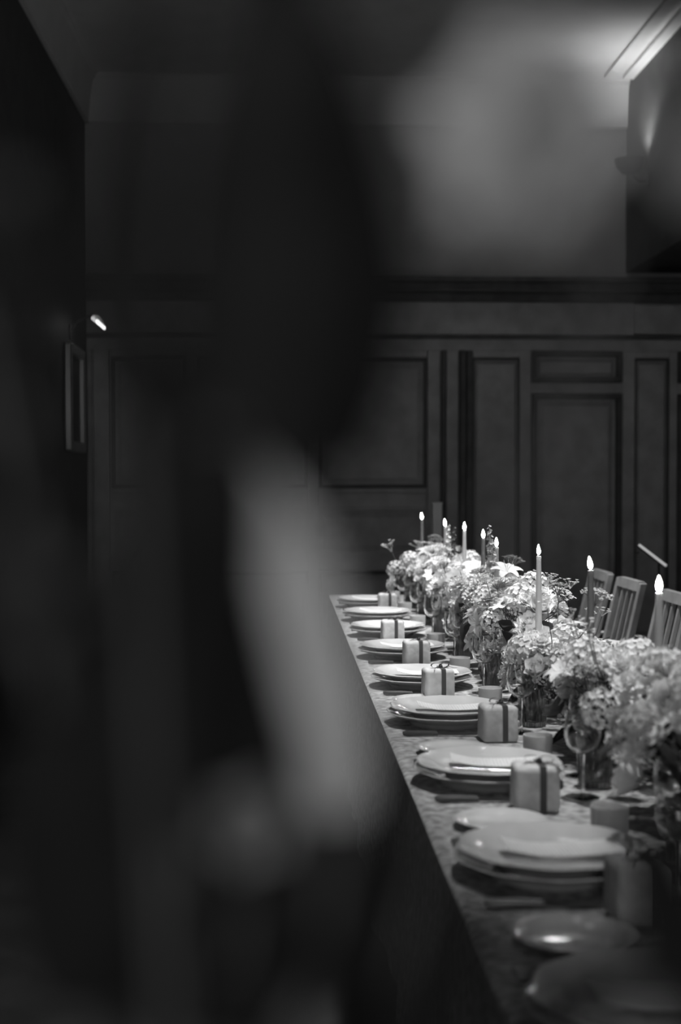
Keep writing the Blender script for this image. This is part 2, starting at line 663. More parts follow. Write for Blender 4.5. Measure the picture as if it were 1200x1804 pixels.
# menu card: gently bowed strip on the plate
cv, cf = [], []
CL, CW = .185, .085
for layer in (0, 1):
    for i in range(13):
        t = i / 12
        z = .006 * (2 * t - 1) ** 2 + .005 * max(0, .25 - t) * 4 - .0012 * layer
        for s_ in (-1, 1):
            cv.append(((t - .5) * CL, s_ * CW / 2, z))
for i in range(12):
    cf.append((2 * i, 2 * i + 2, 2 * i + 3, 2 * i + 1))
    cf.append((26 + 2 * i, 26 + 2 * i + 1, 26 + 2 * i + 3, 26 + 2 * i + 2))
    cf.append((2 * i, 26 + 2 * i, 26 + 2 * i + 2, 2 * i + 2))
    cf.append((2 * i + 1, 2 * i + 3, 26 + 2 * i + 3, 26 + 2 * i + 1))
cf += [(0, 1, 27, 26), (24, 50, 51, 25)]
MC_ME = MB().add(cv, cf).mesh('menu_card', False)
MC_ME.materials.append(M['card'])


def where(i, n=9):
    return '%s setting from the panelled wall' % ORD[n - 1 - i]


def thing_mesh(name, me, loc, rz, label, cat, group):
    o = link(name, me, None, None, loc)
    o.rotation_euler = (0, 0, rz)
    return tag(o, label, cat, group)


def glass(loc, label, group):
    e = empty('wine_glass', label, 'glass', loc, R.uniform(0, 6), group)
    for nm, me in (('bowl', WG_B), ('stem', WG_S), ('foot', WG_F)):
        link(nm, me, None, e)
    return e


def knife(loc, rz, label, group):
    e = empty('table_knife', label, 'knife', loc, rz, group)
    link('handle', KN_H, None, e)
    link('blade', KN_B, None, e)


def fork(loc, rz, label, group):
    e = empty('table_fork', label, 'fork', loc, rz, group)
    link('handle', FK_H, None, e)
    link('tines', FK_T, None, e)


PY = [1.60, 2.245, 2.93, 3.64, 4.29, 4.98, 5.66, 6.27, 6.90]
PX = .437
TALL = []      # glasses and candlesticks the flowers must not grow through: x, y, radius, height
SIDES = (('chairless side', 1), ('chair side', -1))
for side, s in SIDES:
    for i, y in enumerate(PY):
        W_ = where(i)

        def X(x):
            return x if s == 1 else 2 * TC - x
        j = R.uniform(-.006, .006)
        rz = 0 if s == 1 else PI
        thing_mesh('charger_plate', CH_ME, (X(PX), y, TH + .0005), R.uniform(0, 1), 'large pale charger plate, %s, %s' % (W_, side), 'plate', 'charger plates')
        thing_mesh('dinner_plate', PL_ME, (X(PX), y + j, TH + .0175), R.uniform(0, 1), 'white dinner plate on a charger, %s, %s' % (W_, side), 'plate', 'dinner plates')
        thing_mesh('side_plate', SP_ME, (X(.402), y + s * .305, TH + .0005), 0, 'small white side plate, %s, %s' % (W_, side), 'plate', 'side plates')
        thing_mesh('menu_card', MC_ME, (X(PX + .015), y + R.uniform(-.006, .006), TH + .0405), rz + R.uniform(-.12, .12), 'printed menu card on plate, %s, %s' % (W_, side), 'menu card', 'menu cards')
        for q, dy in enumerate((.172, .196)):
            fork((X(.300), y + s * dy, TH + .0005), rz + R.uniform(-.02, .02), '%s steel fork, %s, %s' % (('inner', 'outer')[q], W_, side), 'forks')
        for q, dy in enumerate((.1695, .187)):
            knife((X(.305), y - s * dy, TH + .0005), rz + R.uniform(-.02, .02), '%s steel knife, %s, %s' % (('inner', 'outer')[q], W_, side), 'knives')
        glass((X(.602), y - s * .15, TH + .0005), 'wine glass near the knives, %s, %s' % (W_, side), 'wine glasses')
        glass((X(.652), y + s * .05, TH + .0005), 'wine glass nearest the flowers, %s, %s' % (W_, side), 'wine glasses')
        thing_mesh('ribbed_tumbler', TU_ME, (X(.648), y - s * .055, TH + .0005), 0, 'ribbed smoked glass tumbler, %s, %s' % (W_, side), 'tumbler', 'ribbed tumblers')
        TALL += [(X(.602), y - s * .15, .036, .172), (X(.652), y + s * .05, .036, .172), (X(.648), y - s * .055, .04, .10)]
        if s == 1:
            c = thing_mesh('votive_cup', CUP_ME, (X(.578), y + .205, TH + .0005), R.uniform(0, 6), 'squat matt ceramic votive cup, %s, %s' % (W_, side), 'cup', 'votive cups')
            link('candle_wax', CUPWAX_ME, None, c)
BOXES = [(x, PY[i] - .243, rz, i) for (x, rz, i) in ((.515, .03, 1), (.49, -.03, 2), (.529, .05, 3), (.457, .06, 4), (.462, .05, 5), (.437, .03, 6), (.512, 0, 8))]
for (x, y, rz, i) in BOXES:
    e = empty('gift_box', 'pale paper gift box tied with dark ribbon, %s' % where(i), 'gift box', (x, y, TH + .0005), rz, 'gift boxes')
    link('box_body', GB_ME, None, e)
    r_ = link('ribbon', RB_ME, None, e)
    r_.location.x = .010
    b_ = link('bow', BW_ME, None, e)
    b_.location.x = .008
    b_.rotation_euler = (0, 0, R.uniform(-.3, .3))

# ------------------------------------------------------------------ candles (photo pixel of the flame's foot, distance, wax)
CANDLES = [(743.5, 914, 7.25, 'darkwax'), (784.5, 926, 6.45, 'wax'), (818.5, 933, 5.88, 'wax'), (851.5, 947, 5.33, 'darkwax'),
           (875, 962, 4.90, 'wax'), (949.5, 977, 4.13, 'wax'), (1041, 1002, 3.45, 'darkwax'), (1161.5, 1041, 2.82, 'wax'), (1350, 1098, 2.2, 'wax')]
HOLD_ME = MB().lathe([(0, 0), (.038, 0), (.038, .004), (.014, .010), (.007, .018), (.007, .045), (.012, .050), (.0075, .056), (.0075, .078),
                      (.015, .084), (.015, .100), (.0118, .100), (.0118, .086), (0, .086)], 24).mesh('candlestick')
HOLD_ME.materials.append(M['brass'])
FL_ME = MB().lathe([(0, 0), (.0034, .002), (.0056, .007), (.0060, .012), (.0048, .019), (.0026, .026), (.0008, .031), (0, .032)], 14).mesh('flame')
FL_ME.materials.append(M['flame'])
WK_ME = MB().tube([(0, 0, -.002), (.0004, 0, .004), (.001, 0, .008)], .0009, 5).mesh('wick')
WK_ME.materials.append(M['wick'])
for k, (px, py, Y, wx_) in enumerate(CANDLES):
    tip = at(px, py, Y)
    base = TH + .0005
    kk = 'pale' if wx_ == 'wax' else 'dark'
    thing_mesh('candlestick', HOLD_ME, (tip.x, tip.y, base), 0, 'low brass candlestick holding the %s taper from the panelled wall' % ORD[k], 'candlestick', 'candlesticks')
    TALL.append((tip.x, tip.y, .03, .11))
    z0 = base + .0865
    z1 = tip.z - .004
    e = empty('taper_candle', 'burning %s wax taper among flowers, %s candle from the panelled wall' % (kk, ORD[k]), 'candle', (tip.x, tip.y, z0), 0, 'taper candles')
    L = z1 - z0
    MB().lathe([(0, 0), (.0112, 0), (.0108, .02), (.0098, L * .4), (.0084, L * .75), (.0070, L - .012), (.0074, L - .003), (.0066, L), (.003, L - .0015), (0, L - .002)], 16).build('wax_stick', wx_, e)
    o = link('wick', WK_ME, None, e)
    o.location = (0, 0, L - .002)
    o = link('flame', FL_ME, None, e)
    o.location = (0, 0, L + .003)
    o.rotation_euler = (R.uniform(-.06, .06), R.uniform(-.12, .02), 0)

# ------------------------------------------------------------------ flowers


def petal(mb, L, W, a0, bend, cup=.25, nu=4, nv=2, shape=1.0, phi=0, base=(0, 0, 0), ruff=0, rnd=None, tip=.0):
    """a curved petal growing outward along +X from base, then turned by phi about Z"""
    pts = []
    x, z = 0, 0
    c, s = math.cos(phi), math.sin(phi)
    ds = L / nu
    v = []
    for i in range(nu + 1):
        t = i / nu
        a = a0 + bend * t
        wdt = W * (math.sin(PI * min(1, (t * .86 + .08)) ** shape) * (1 - tip * t * t) + .04)
        nx_, nz_ = -math.sin(a), math.cos(a)
        for j in range(-nv, nv + 1):
            u = j / nv
            off = cup * wdt * (u * u) + (rnd.uniform(-ruff, ruff) if ruff and rnd else 0) * t
            X_, Y_, Z_ = x + nx_ * off, u * wdt, z + nz_ * off
            v.append((base[0] + X_ * c - Y_ * s, base[1] + X_ * s + Y_ * c, base[2] + Z_))
        x += math.cos(a) * ds
        z += math.sin(a) * ds
    n = 2 * nv + 1
    f = [(i * n + j, i * n + j + 1, (i + 1) * n + j + 1, (i + 1) * n + j) for i in range(nu) for j in range(n - 1)]
    mb.add(v, f)


def dome(mb, r, h, z=0, n=10):
    mb.lathe([(r, z), (r * .86, z + h * .5), (r * .5, z + h * .87), (0, z + h)], n)


def m_dahlia(seed=1):
    r = random.Random(seed)
    mb = MB()
    rings = [(13, .042, .010, .12, -.2), (13, .038, .010, .35, -.15), (12, .032, .009, .6, -.1), (10, .025, .008, .85, .1), (8, .017, .006, 1.1, .3), (5, .010, .004, 1.3, .3)]
    for q, (n, L, W, a, b) in enumerate(rings):
        for k in range(n):
            petal(mb, L * r.uniform(.93, 1.05), W, a + r.uniform(-.08, .08), b, .5, 4, 1, 1.0, 2 * PI * (k + .5 * (q % 2)) / n, (0, 0, .002 * q))
    return mb.mesh('dahlia_bloom')


def m_rose(seed=2):
    r = random.Random(seed)
    mb = MB()
    for q, (n, L, W, a, b, rad) in enumerate([(6, .040, .021, .45, .55, .006), (6, .037, .020, .8, .5, .006), (5, .034, .018, 1.05, .4, .006), (5, .030, .014, 1.25, .45, .004),
                                              (4, .027, .010, 1.4, .5, .003), (3, .025, .007, 1.5, .5, .001)]):
        for k in range(n):
            p = 2 * PI * (k + .5 * (q % 2)) / n + r.uniform(-.12, .12)
            petal(mb, L * r.uniform(.93, 1.06), W, a, b, .45, 5, 2, .75, p, (rad * math.cos(p), rad * math.sin(p), .0), .0012, r)
    return mb.mesh('rose_bloom')


def m_ruffle(seed=3):
    r = random.Random(seed)
    mb = MB()
    for q in range(6):
        n = 11 - q
        for k in range(n):
            p = 2 * PI * k / n + r.uniform(-.2, .2)
            petal(mb, (.042 - .004 * q) * r.uniform(.9, 1.1), .014, .15 + .24 * q + r.uniform(-.12, .12), .1, .2, 4, 2, .62, p, (0, 0, .002 * q), .004, r)
    return mb.mesh('ruffled_bloom')


def m_hydrangea(seed=4):
    r = random.Random(seed)
    mb = MB()
    n = 58
    for k in range(n):
        z = 1 - 1.35 * (k + .5) / n
        a = k * 2.39996
        q = math.sqrt(max(0, 1 - z * z))
        d = Vector((q * math.cos(a), q * math.sin(a), z))
        rad = .052 * r.uniform(.88, 1.08)
        M_ = Matrix.Translation(d * rad + Vector((0, 0, .012))) @ (d + Vector((r.uniform(-.3, .3), r.uniform(-.3, .3), r.uniform(-.3, .3)))).to_track_quat('Z', 'X').to_matrix().to_4x4()
        fl = MB()
        r0 = r.uniform(0, 2)
        for c in range(4):
            petal(fl, .012, .0068, .1 + r.uniform(0, .3), .2, .2, 2, 1, .7, r0 + c * PI / 2)
        mb.add(fl.v, fl.f, M_)
    return mb.mesh('hydrangea_head')


def m_lily(seed=5):
    r = random.Random(seed)
    mb = MB()
    for k in range(6):
        petal(mb, .062, .013 if k % 2 else .016, .95, -1.5 + r.uniform(-.2, .2), .25, 7, 2, .95, PI * k / 3, (0, 0, 0), .001, r)
    for k in range(6):
        a = PI * k / 3 + .3
        mb.tube([(0, 0, 0), (.006 * math.cos(a), .006 * math.sin(a), .025), (.018 * math.cos(a), .018 * math.sin(a), .045)], .0007, 4)
    return mb.mesh('lily_bloom')


def m_umbel(seed=6, n=22, R_=.042, H=.045):
    r = random.Random(seed)
    mb = MB()
    for k in range(n):
        rr = math.sqrt((k + .5) / n)
        a = k * 2.39996
        p = Vector((R_ * rr * math.cos(a), R_ * rr * math.sin(a), H * (1 - .35 * rr * rr)))
        for c in range(7):
            o = Vector((r.uniform(-.007, .007), r.uniform(-.007, .007), r.uniform(-.003, .003)))
            fl = MB()
            for e in range(4):
                petal(fl, .0038, .002, .2, 0, .1, 1, 1, .7, e * PI / 2 + c)
            mb.add(fl.v, fl.f, Matrix.Translation(p + o))
    return mb.mesh('umbel_head')


def m_umbel_rays(n=22, R_=.042, H=.045):
    mb = MB()
    for k in range(n):
        rr = math.sqrt((k + .5) / n)
        a = k * 2.39996
        mb.tube([(0, 0, 0), (R_ * rr * .6 * math.cos(a), R_ * rr * .6 * math.sin(a), H * .55), (R_ * rr * math.cos(a), R_ * rr * math.sin(a), H * (1 - .35 * rr * rr))], .0006, 3, False)
    return mb.mesh('umbel_rays')


def m_spike(seed=7):
    r = random.Random(seed)
    mb = MB()
    for k in range(20):
        t = k / 19
        a = k * 2.4
        z = .02 + .13 * t
        s = 1.05 - .68 * t
        d = Vector((math.cos(a), math.sin(a), .45 + .5 * t))
        M_ = Matrix.Translation(Vector((math.cos(a) * .007 * s, math.sin(a) * .007 * s, z))) @ d.to_track_quat('Z', 'X').to_matrix().to_4x4()
        fl = MB()
        for c in range(5):
            petal(fl, .017 * s, .008 * s, .55 + r.uniform(-.2, .2), -.4, .3, 3, 1, .7, c * 2 * PI / 5)
        mb.add(fl.v, fl.f, M_)
    mb.tube([(0, 0, 0), (0, 0, .15)], [.0018, .0008], 5)
    return mb.mesh('flower_spike')


def m_spray(seed=8):
    r = random.Random(seed)
    mb = MB()
    for k in range(8):
        a = k * 2.4
        q = .012 + .02 * r.random()
        p = Vector((q * math.cos(a), q * math.sin(a), .02 + r.uniform(0, .012)))
        mb.tube([(0, 0, 0), p * .6 + Vector((0, 0, .004)), p], .0006, 3, False)
        fl = MB()
        for c in range(5):
            petal(fl, .007, .0035, .5, .3, .2, 2, 1, .7, c * 2 * PI / 5)
        mb.add(fl.v, fl.f, Matrix.Translation(p))
    return mb.mesh('small_spray')


def m_leaf(L=.075, W=.02, bend=-.7, seed=1):
    r = random.Random(seed)
    mb = MB()
    petal(mb, L, W, .35, bend, .22, 7, 2, .92, 0, (0, 0, 0), .0012, r, .25)
    return mb.mesh('leaf')


def dup(me, m):
    c = me.copy()
    c.materials.clear()
    c.materials.append(M[m])
    return c


BASE = dict(dahlia=[m_dahlia(s) for s in (1, 11)], rose=[m_rose(s) for s in (2, 12)], ruffled=[m_ruffle(s) for s in (3, 13)], hydrangea=[m_hydrangea(s) for s in (4, 14)],
            lily=[m_lily(5)], umbel=[m_umbel(6)], spike=[m_spike(7)], spray=[m_spray(8)])
BLOOM = {}
for kind, lst in BASE.items():
    for m in ('white', 'pale', 'mid', 'dim'):
        BLOOM[kind, m] = [dup(x, m) for x in lst]
RAYS = m_umbel_rays()
RAYS.materials.append(M['stem'])
pm = MB()
petal(pm, .038, .0165, .18, -.1, .12, 5, 2, .62, 0, (.004, 0, 0), .0008, random.Random(4))
PETAL = pm.mesh('petal')
COSMOS = {m: dup(PETAL, m) for m in ('white', 'pale', 'mid')}
hm = MB()
dome(hm, .0085, .007, 0, 12)
HEART = hm.mesh('flower_center')
HEART.materials.append(M['heart'])
hm2 = MB()
dome(hm2, .022, .02, -.006, 10)
LEAVES = [m_leaf(.075, .02, -.7, 1), m_leaf(.09, .016, -.5, 2), m_leaf(.06, .024, -.9, 3), m_leaf(.11, .026, -1.0, 4)]
LEAFM = {(i, m): dup(x, m) for i, x in enumerate(LEAVES) for m in ('leaf', 'leaf2')}
NAMES = dict(dahlia='dahlia', rose='rose', ruffled='ruffled_flower', hydrangea='hydrangea', lily='lily', umbel='lace_umbel', spike='flower_spike', spray='small_flower_spray')


def orient(o, p, d, spin, sc):
    q = Vector(d).normalized().to_track_quat('Z', 'X')
    o.matrix_basis = Matrix.Translation(p) @ q.to_matrix().to_4x4() @ Matrix.Rotation(spin, 4, 'Z') @ Matrix.Scale(sc, 4)


def add_stem(parent, frm, to, d, bloom):
    """stem from the bowl to the bloom; lives in the thing's space as a sub-part of the bloom"""
    frm, to = Vector(frm), Vector(to)
    d = Vector(d).normalized()
    a = to - d * min(.05, (to - frm).length * .3)
    mid = frm.lerp(a, .55) + Vector((0, 0, .02))
    mb = MB().tube([frm, mid, a, to], [.0019, .0017, .0014, .0012], 5, False)
    st = mb.build('stem', 'stem', bloom)
    st.matrix_parent_inverse = bloom.matrix_basis.inverted()
    return st


def add_flower(thing, kind, m, p, d, sc, frm, rnd):
    p = Vector(p)
    if kind == 'cosmos':
        o = link('cosmos', HEART, None, thing)
        orient(o, p, d, rnd.uniform(0, 6), sc)
        for k in range(8):
            q = link('petal', COSMOS[m], None, o)
            q.rotation_euler = (0, rnd.uniform(-.1, .1), 2 * PI * k / 8 + rnd.uniform(-.05, .05))
            q.location = (0, 0, .001 * (k % 2))
    else:
        o = link(NAMES[kind], rnd.choice(BLOOM[kind, m]), None, thing)
        orient(o, p, d, rnd.uniform(0, 6), sc)
        if kind == 'umbel':
            link('umbel_rays', RAYS, None, o)
        if kind in ('dahlia',):
            pass
    add_stem(thing, frm, p, d, o)
    return o


def add_leaf(thing, p, d, sc, rnd, m=None, idx=None, name='leaf'):
    o = link(name, LEAFM[rnd.randrange(4) if idx is None else idx, m or rnd.choice(('leaf', 'leaf', 'leaf2'))], None, thing)
    d = Vector(d).normalized()
    z = Vector((0, 0, 1))
    yv = z.cross(d)
    if yv.length < 1e-3:
        yv = Vector((0, 1, 0))
    yv.normalize()
    zv = d.cross(yv)
    mt = Matrix((d, yv, zv)).transposed().to_4x4()
    o.matrix_basis = Matrix.Translation(p) @ mt @ Matrix.Rotation(rnd.uniform(-.6, .6), 4, 'X') @ Matrix.Scale(sc, 4)
    return o


BOWL_ME = MB().lathe([(0, 0), (.045, 0), (.047, .006), (.028, .014), (.05, .03), (.078, .06), (.085, .09), (.081, .09), (.072, .06), (.045, .036), (0, .03)], 32).mesh('footed_bowl')
BOWL_ME.materials.append(M['bowl'])
def clashes(p, cy, r):
    return any(p.z - r < h and math.hypot(TC + p.x - gx, cy + p.y - gy) < gr + r for (gx, gy, gr, h) in TALL)


MIX = [('hydrangea', 'white', 4), ('hydrangea', 'pale', 3), ('rose', 'white', 5), ('rose', 'pale', 3), ('rose', 'mid', 1), ('dahlia', 'pale', 4), ('dahlia', 'white', 4), ('ruffled', 'white', 6),
       ('ruffled', 'pale', 4), ('ruffled', 'mid', 2), ('cosmos', 'white', 3), ('cosmos', 'pale', 1), ('lily', 'pale', 2), ('lily', 'white', 2), ('umbel', 'pale', 3), ('rose', 'dim', 1), ('spray', 'pale', 2)]
BAG = [(a, b) for a, b, n in MIX for _ in range(n)]
ARR_Y = [2.36, 3.13, 3.79, 4.51, 5.12, 5.61, 6.17, 6.86]
ARR_H = [.20, .15, .10, .20, .20, .20, .20, .21]
ARR_R = [.36, .27, .27, .33, .17, .22, .23, .34]
# flowers that can be told apart in the photo: kind, shade, pixel x, pixel y, distance, size, facing
HERO = [('cosmos', 'white', 803, 1018, 5.45, 1.0, (-.25, -1, .25)), ('spike', 'pale', 868, 1008, 4.62, 1.0, (-.08, 0, 1)), ('dahlia', 'pale', 897, 1125, 4.36, .95, (-.2, -1, .2)),
        ('lily', 'white', 892, 1012, 4.55, 1.0, (.1, -.4, 1)), ('hydrangea', 'white', 915, 1062, 4.45, .95, (.1, -.4, 1)), ('umbel', 'pale', 915, 1045, 4.6, .8, (.15, -.3, 1)),
        ('umbel', 'pale', 985, 1062, 4.42, 1.0, (.35, -.3, 1)), ('spray', 'pale', 1004, 1038, 4.5, 1.0, (.2, 0, 1)), ('spray', 'pale', 1036, 1088, 4.4, .8, (.4, 0, 1)),
        ('rose', 'white', 988, 1108, 4.32, 1.05, (.25, -1, .4)), ('ruffled', 'mid', 866, 1150, 4.3, 1.1, (-.4, -.9, -.1)), ('lily', 'pale', 848, 1098, 4.5, .9, (-.8, -.5, .1)),
        ('ruffled', 'white', 855, 1062, 4.72, 1.1, (-.4, -.7, .6)), ('spike', 'pale', 788, 982, 6.0, .9, (.05, 0, 1)), ('spike', 'dim', 795, 985, 6.1, .9, (.12, 0, 1)),
        ('spray', 'pale', 690, 972, 6.9, 1.6, (-.5, 0, 1)), ('spray', 'pale', 738, 968, 6.95, 1.3, (-.1, 0, 1)), ('cosmos', 'white', 838, 1040, 5.2, .9, (-.2, -.8, .6)),
        ('hydrangea', 'pale', 1065, 1178, 3.15, .8, (-.2, -.7, .8)), ('hydrangea', 'pale', 1170, 1195, 2.62, .9, (0, -.6, 1)), ('ruffled', 'white', 1110, 1215, 2.78, 1.0, (-.4, -.7, .7)),
        ('hydrangea', 'mid', 1125, 1290, 2.32, .8, (-.6, -.7, .3)), ('ruffled', 'dim', 985, 1218, 3.52, 1.0, (-.5, -.8, 0)), ('hydrangea', 'pale', 995, 1175, 3.62, .8, (-.4, -.7, .6)),
        ('hydrangea', 'pale', 1005, 1240, 3.35, .6, (-.5, -.8, .2)), ('hydrangea', 'pale', 700, 1005, 6.9, .8, (-.7, -.6, .4)),
        ('hydrangea', 'white', 722, 990, 6.8, .8, (-.3, -.6, .8)), ('ruffled', 'pale', 692, 1030, 6.75, .9, (-.8, -.6, .2)), ('rose', 'white', 745, 1015, 6.55, 1.1, (-.4, -.9, .3)),
        ('hydrangea', 'white', 770, 1000, 6.3, .8, (-.2, -.7, .7)), ('dahlia', 'white', 765, 1035, 6.05, 1.0, (-.5, -.9, .1)), ('ruffled', 'white', 850, 1030, 5.0, 1.1, (-.3, -.8, .6)),
        ('rose', 'white', 940, 1085, 4.4, 1.2, (0, -1, .5)), ('ruffled', 'white', 925, 1110, 4.3, 1.0, (-.1, -1, .4)), ('hydrangea', 'white', 870, 1095, 4.45, .7, (-.5, -.8, .4)),
        ('rose', 'pale', 1020, 1150, 3.75, 1.0, (-.1, -.9, .6)), ('ruffled', 'white', 1100, 1185, 2.95, 1.1, (-.2, -.8, .7)), ('hydrangea', 'pale', 1060, 1250, 2.75, .7, (-.6, -.8, .3)),
        ('rose', 'white', 1180, 1240, 2.42, 1.1, (-.2, -.9, .5)), ('dahlia', 'pale', 945, 1160, 3.9, 1.1, (-.4, -.9, .3)), ('hydrangea', 'white', 965, 1190, 3.65, .6, (-.4, -.8, .5))]
for k, cy in enumerate(ARR_Y):
    rnd = random.Random(100 + k * 7)
    th = empty('flower_arrangement', 'bowl of mixed pale flowers and leaves, %s arrangement from the panelled wall' % ORD[len(ARR_Y) - 1 - k], 'flower arrangement',
               (TC, cy, TH + .0005), 0, 'flower arrangements along the table')
    link('bowl', BOWL_ME, None, th)
    rx, ry, z0, hz = .175, ARR_R[k], .085, ARR_H[k]
    mine = [h for h in HERO if min(range(len(ARR_Y)), key=lambda q: abs(ARR_Y[q] - h[4])) == k]
    placed = []
    root = lambda: Vector((rnd.uniform(-.05, .05), rnd.uniform(-.05, .05), .06))
    for (kd, m, px, py, Y, sc, d) in mine:
        p = at(px, py, Y) - th.location
        add_flower(th, kd, m, p, d, sc, root(), rnd)
        if kd not in ('spray', 'spike', 'umbel'):
            placed.append((p, .04 * sc))
    n = 0
    tries = 0
    while n < 30 + 75 * (ry - .15) and tries < 1500:
        tries += 1
        z = rnd.uniform(-.18, 1)
        a = rnd.uniform(0, 2 * PI)
        q = math.sqrt(1 - z * z)
        s_ = rnd.uniform(.82, 1.03)
        p = Vector((rx * q * math.cos(a) * s_, ry * q * math.sin(a) * s_, z0 + hz * z * s_ if z > 0 else z0 + .12 * z))
        if p.z < .05 or (p.z < .185 and abs(p.x) > .105):
            continue
        if clashes(p, cy, .034):
            continue
        if any((p - c).length < .036 + .3 * r0 for c, r0 in placed):
            continue
        # leave room round the candles
        if any((Vector((at(cx, cy_, Y).x, at(cx, cy_, Y).y)) - Vector((TC + p.x, cy + p.y))).length < .045 for (cx, cy_, Y, _) in CANDLES):
            continue
        kd, m = rnd.choice(BAG)
        d = Vector((q * math.cos(a), q * math.sin(a) * .8, max(z, -.1) + .25)) + Vector((rnd.uniform(-.3, .3), rnd.uniform(-.4, .1), rnd.uniform(-.2, .3)))
        if kd == 'umbel':
            d = Vector((q * math.cos(a) * .4, q * math.sin(a) * .4, 1))
        sc = rnd.uniform(.85, 1.25)
        if kd == 'hydrangea':
            sc *= .8
        add_flower(th, kd, m, p, d, sc, root(), rnd)
        placed.append((p, .035 * sc))
        n += 1
    for q in range(4):
        a = rnd.uniform(0, 2 * PI)
        p = Vector((rx * .6 * math.cos(a), ry * .6 * math.sin(a), .26 + rnd.uniform(0, .05)))
        add_flower(th, rnd.choice(('spray', 'umbel', 'spray')), 'pale', p, (math.cos(a) * .3, math.sin(a) * .3, 1), rnd.uniform(.7, 1.0), root(), rnd)
    for q in range(44):
        a = rnd.uniform(0, 2 * PI)
        z = rnd.uniform(-.35, .6)
        qq = math.sqrt(1 - z * z)
        s_ = rnd.uniform(.5, .95)
        p = Vector((rx * qq * math.cos(a) * s_, ry * qq * math.sin(a) * s_, max(.07, z0 + hz * z * s_)))
        d = Vector((math.cos(a), math.sin(a), rnd.uniform(-.5, .5)))
        if p.z < .19:
            p.x = max(-.06, min(.06, p.x))
            d.x *= .35
        d.z = max(d.z, -.15)
        if clashes(p, cy, .01) or clashes(p + d.normalized() * .05, cy, .02) or clashes(p + d.normalized() * .085, cy, .01):
            continue
        add_leaf(th, p, d, rnd.uniform(.75, 1.15), rnd)

HERO_LEAVES = [(3, 838, 1085, 4.62, (-.7, -.5, -1)), (3, 862, 1160, 4.4, (-.3, -.8, -.6)), (3, 905, 1165, 4.2, (-.4, -.8, -.5)), (2, 945, 1195, 3.75, (-.8, -.5, -.2)), (2, 1010, 1215, 3.4, (-.7, -.6, -.5)),
               (1, 1060, 1200, 3.0, (-.5, -.7, .1)), (1, 1110, 1300, 2.45, (-.8, -.5, -.5))]
ARRS = sorted([o for o in COL.objects if o.name.startswith('flower_arrangement')], key=lambda o: o.location.y)
for (idx, px, py, Y, d) in HERO_LEAVES:
    a_ = min(ARRS, key=lambda o: abs(o.location.y - Y))
    add_leaf(a_, at(px, py, Y) - a_.location, d, .95, random.Random(px), 'leaf', idx)

# ------------------------------------------------------------------ dining chairs
def make_chair():
    e = empty('dining_chair', 'x', 'chair', group='dining chairs along the table')
    # local: sitter faces -X, back at +X, width along Y
    lean = math.radians(13)

    def back_pt(h):            # x of the back plane at height h
        return .20 + max(0, h - .44) * math.tan(lean)
    for s in (-1, 1):
        mb = MB()
        pts = [(.23, 0), (.205, .3), (back_pt(.46), .46), (back_pt(.7), .7), (back_pt(.91), .91)]
        v = []
        for (x, z) in pts:
            for (dx, dy) in ((-.016, -.018), (.016, -.018), (.016, .018), (-.016, .018)):
                v.append((x + dx, s * .195 + dy, z))
        f = [(4 * i + a, 4 * i + (a + 1) % 4, 4 * i + 4 + (a + 1) % 4, 4 * i + 4 + a) for i in range(4) for a in range(4)] + [(3, 2, 1, 0), (16, 17, 18, 19)]
        mb.add(v, f)
        bevel(mb.build('back_leg', 'wood', e, smooth=False), .004)
        mb = MB().box(-.215, -.18, s * .19 - .017, s * .19 + .017, 0, .43)
        bevel(mb.build('front_leg', 'wood', e, smooth=False), .004)
        MB().box(-.18, .19, s * .19 - .01, s * .19 + .01, .37, .43).build('side_rail', 'wood', e, smooth=False)
    seat = MB().box(-.225, .215, -.215, .215, .43, .46)
    bevel(seat.build('seat', 'wood', e, smooth=False), .008)

    def rail(name, h0, h1, t=.013):
        v = []
        for h in (h0, h1):
            for (dx, y) in ((-t, -.177), (t, -.177), (t, .177), (-t, .177)):
                v.append((back_pt(h) + dx, y, h))
        MB().add(v, [(0, 3, 2, 1), (4, 5, 6, 7), (0, 1, 5, 4), (1, 2, 6, 5), (2, 3, 7, 6), (3, 0, 4, 7)]).build(name, 'wood', e, smooth=False)
    rail('top_rail', .872, .915, .015)
    rail('lower_rail', .50, .54)
    for y in (-.09, 0, .09):
        v = []
        for h in (.54, .872):
            for (dx, dy) in ((-.008, -.010), (.008, -.010), (.008, .010), (-.008, .010)):
                v.append((back_pt(h) + dx, y + dy, h))
        MB().add(v, [(0, 3, 2, 1), (4, 5, 6, 7), (0, 1, 5, 4), (1, 2, 6, 5), (2, 3, 7, 6), (3, 0, 4, 7)]).build('back_slat', 'wood', e, smooth=False)
    return e


proto = make_chair()
CHY = [7.07, 6.46, 5.72, 5.05, 4.38]
for k, y in enumerate(CHY):
    c = proto if k == 0 else copy_tree(proto)
    c.location = (1.315, y, 0)
    c.rotation_euler = (0, 0, R.uniform(-.02, .02))
    c['label'] = 'slat-backed wooden dining chair, %s chair from the panelled wall' % ORD[k]

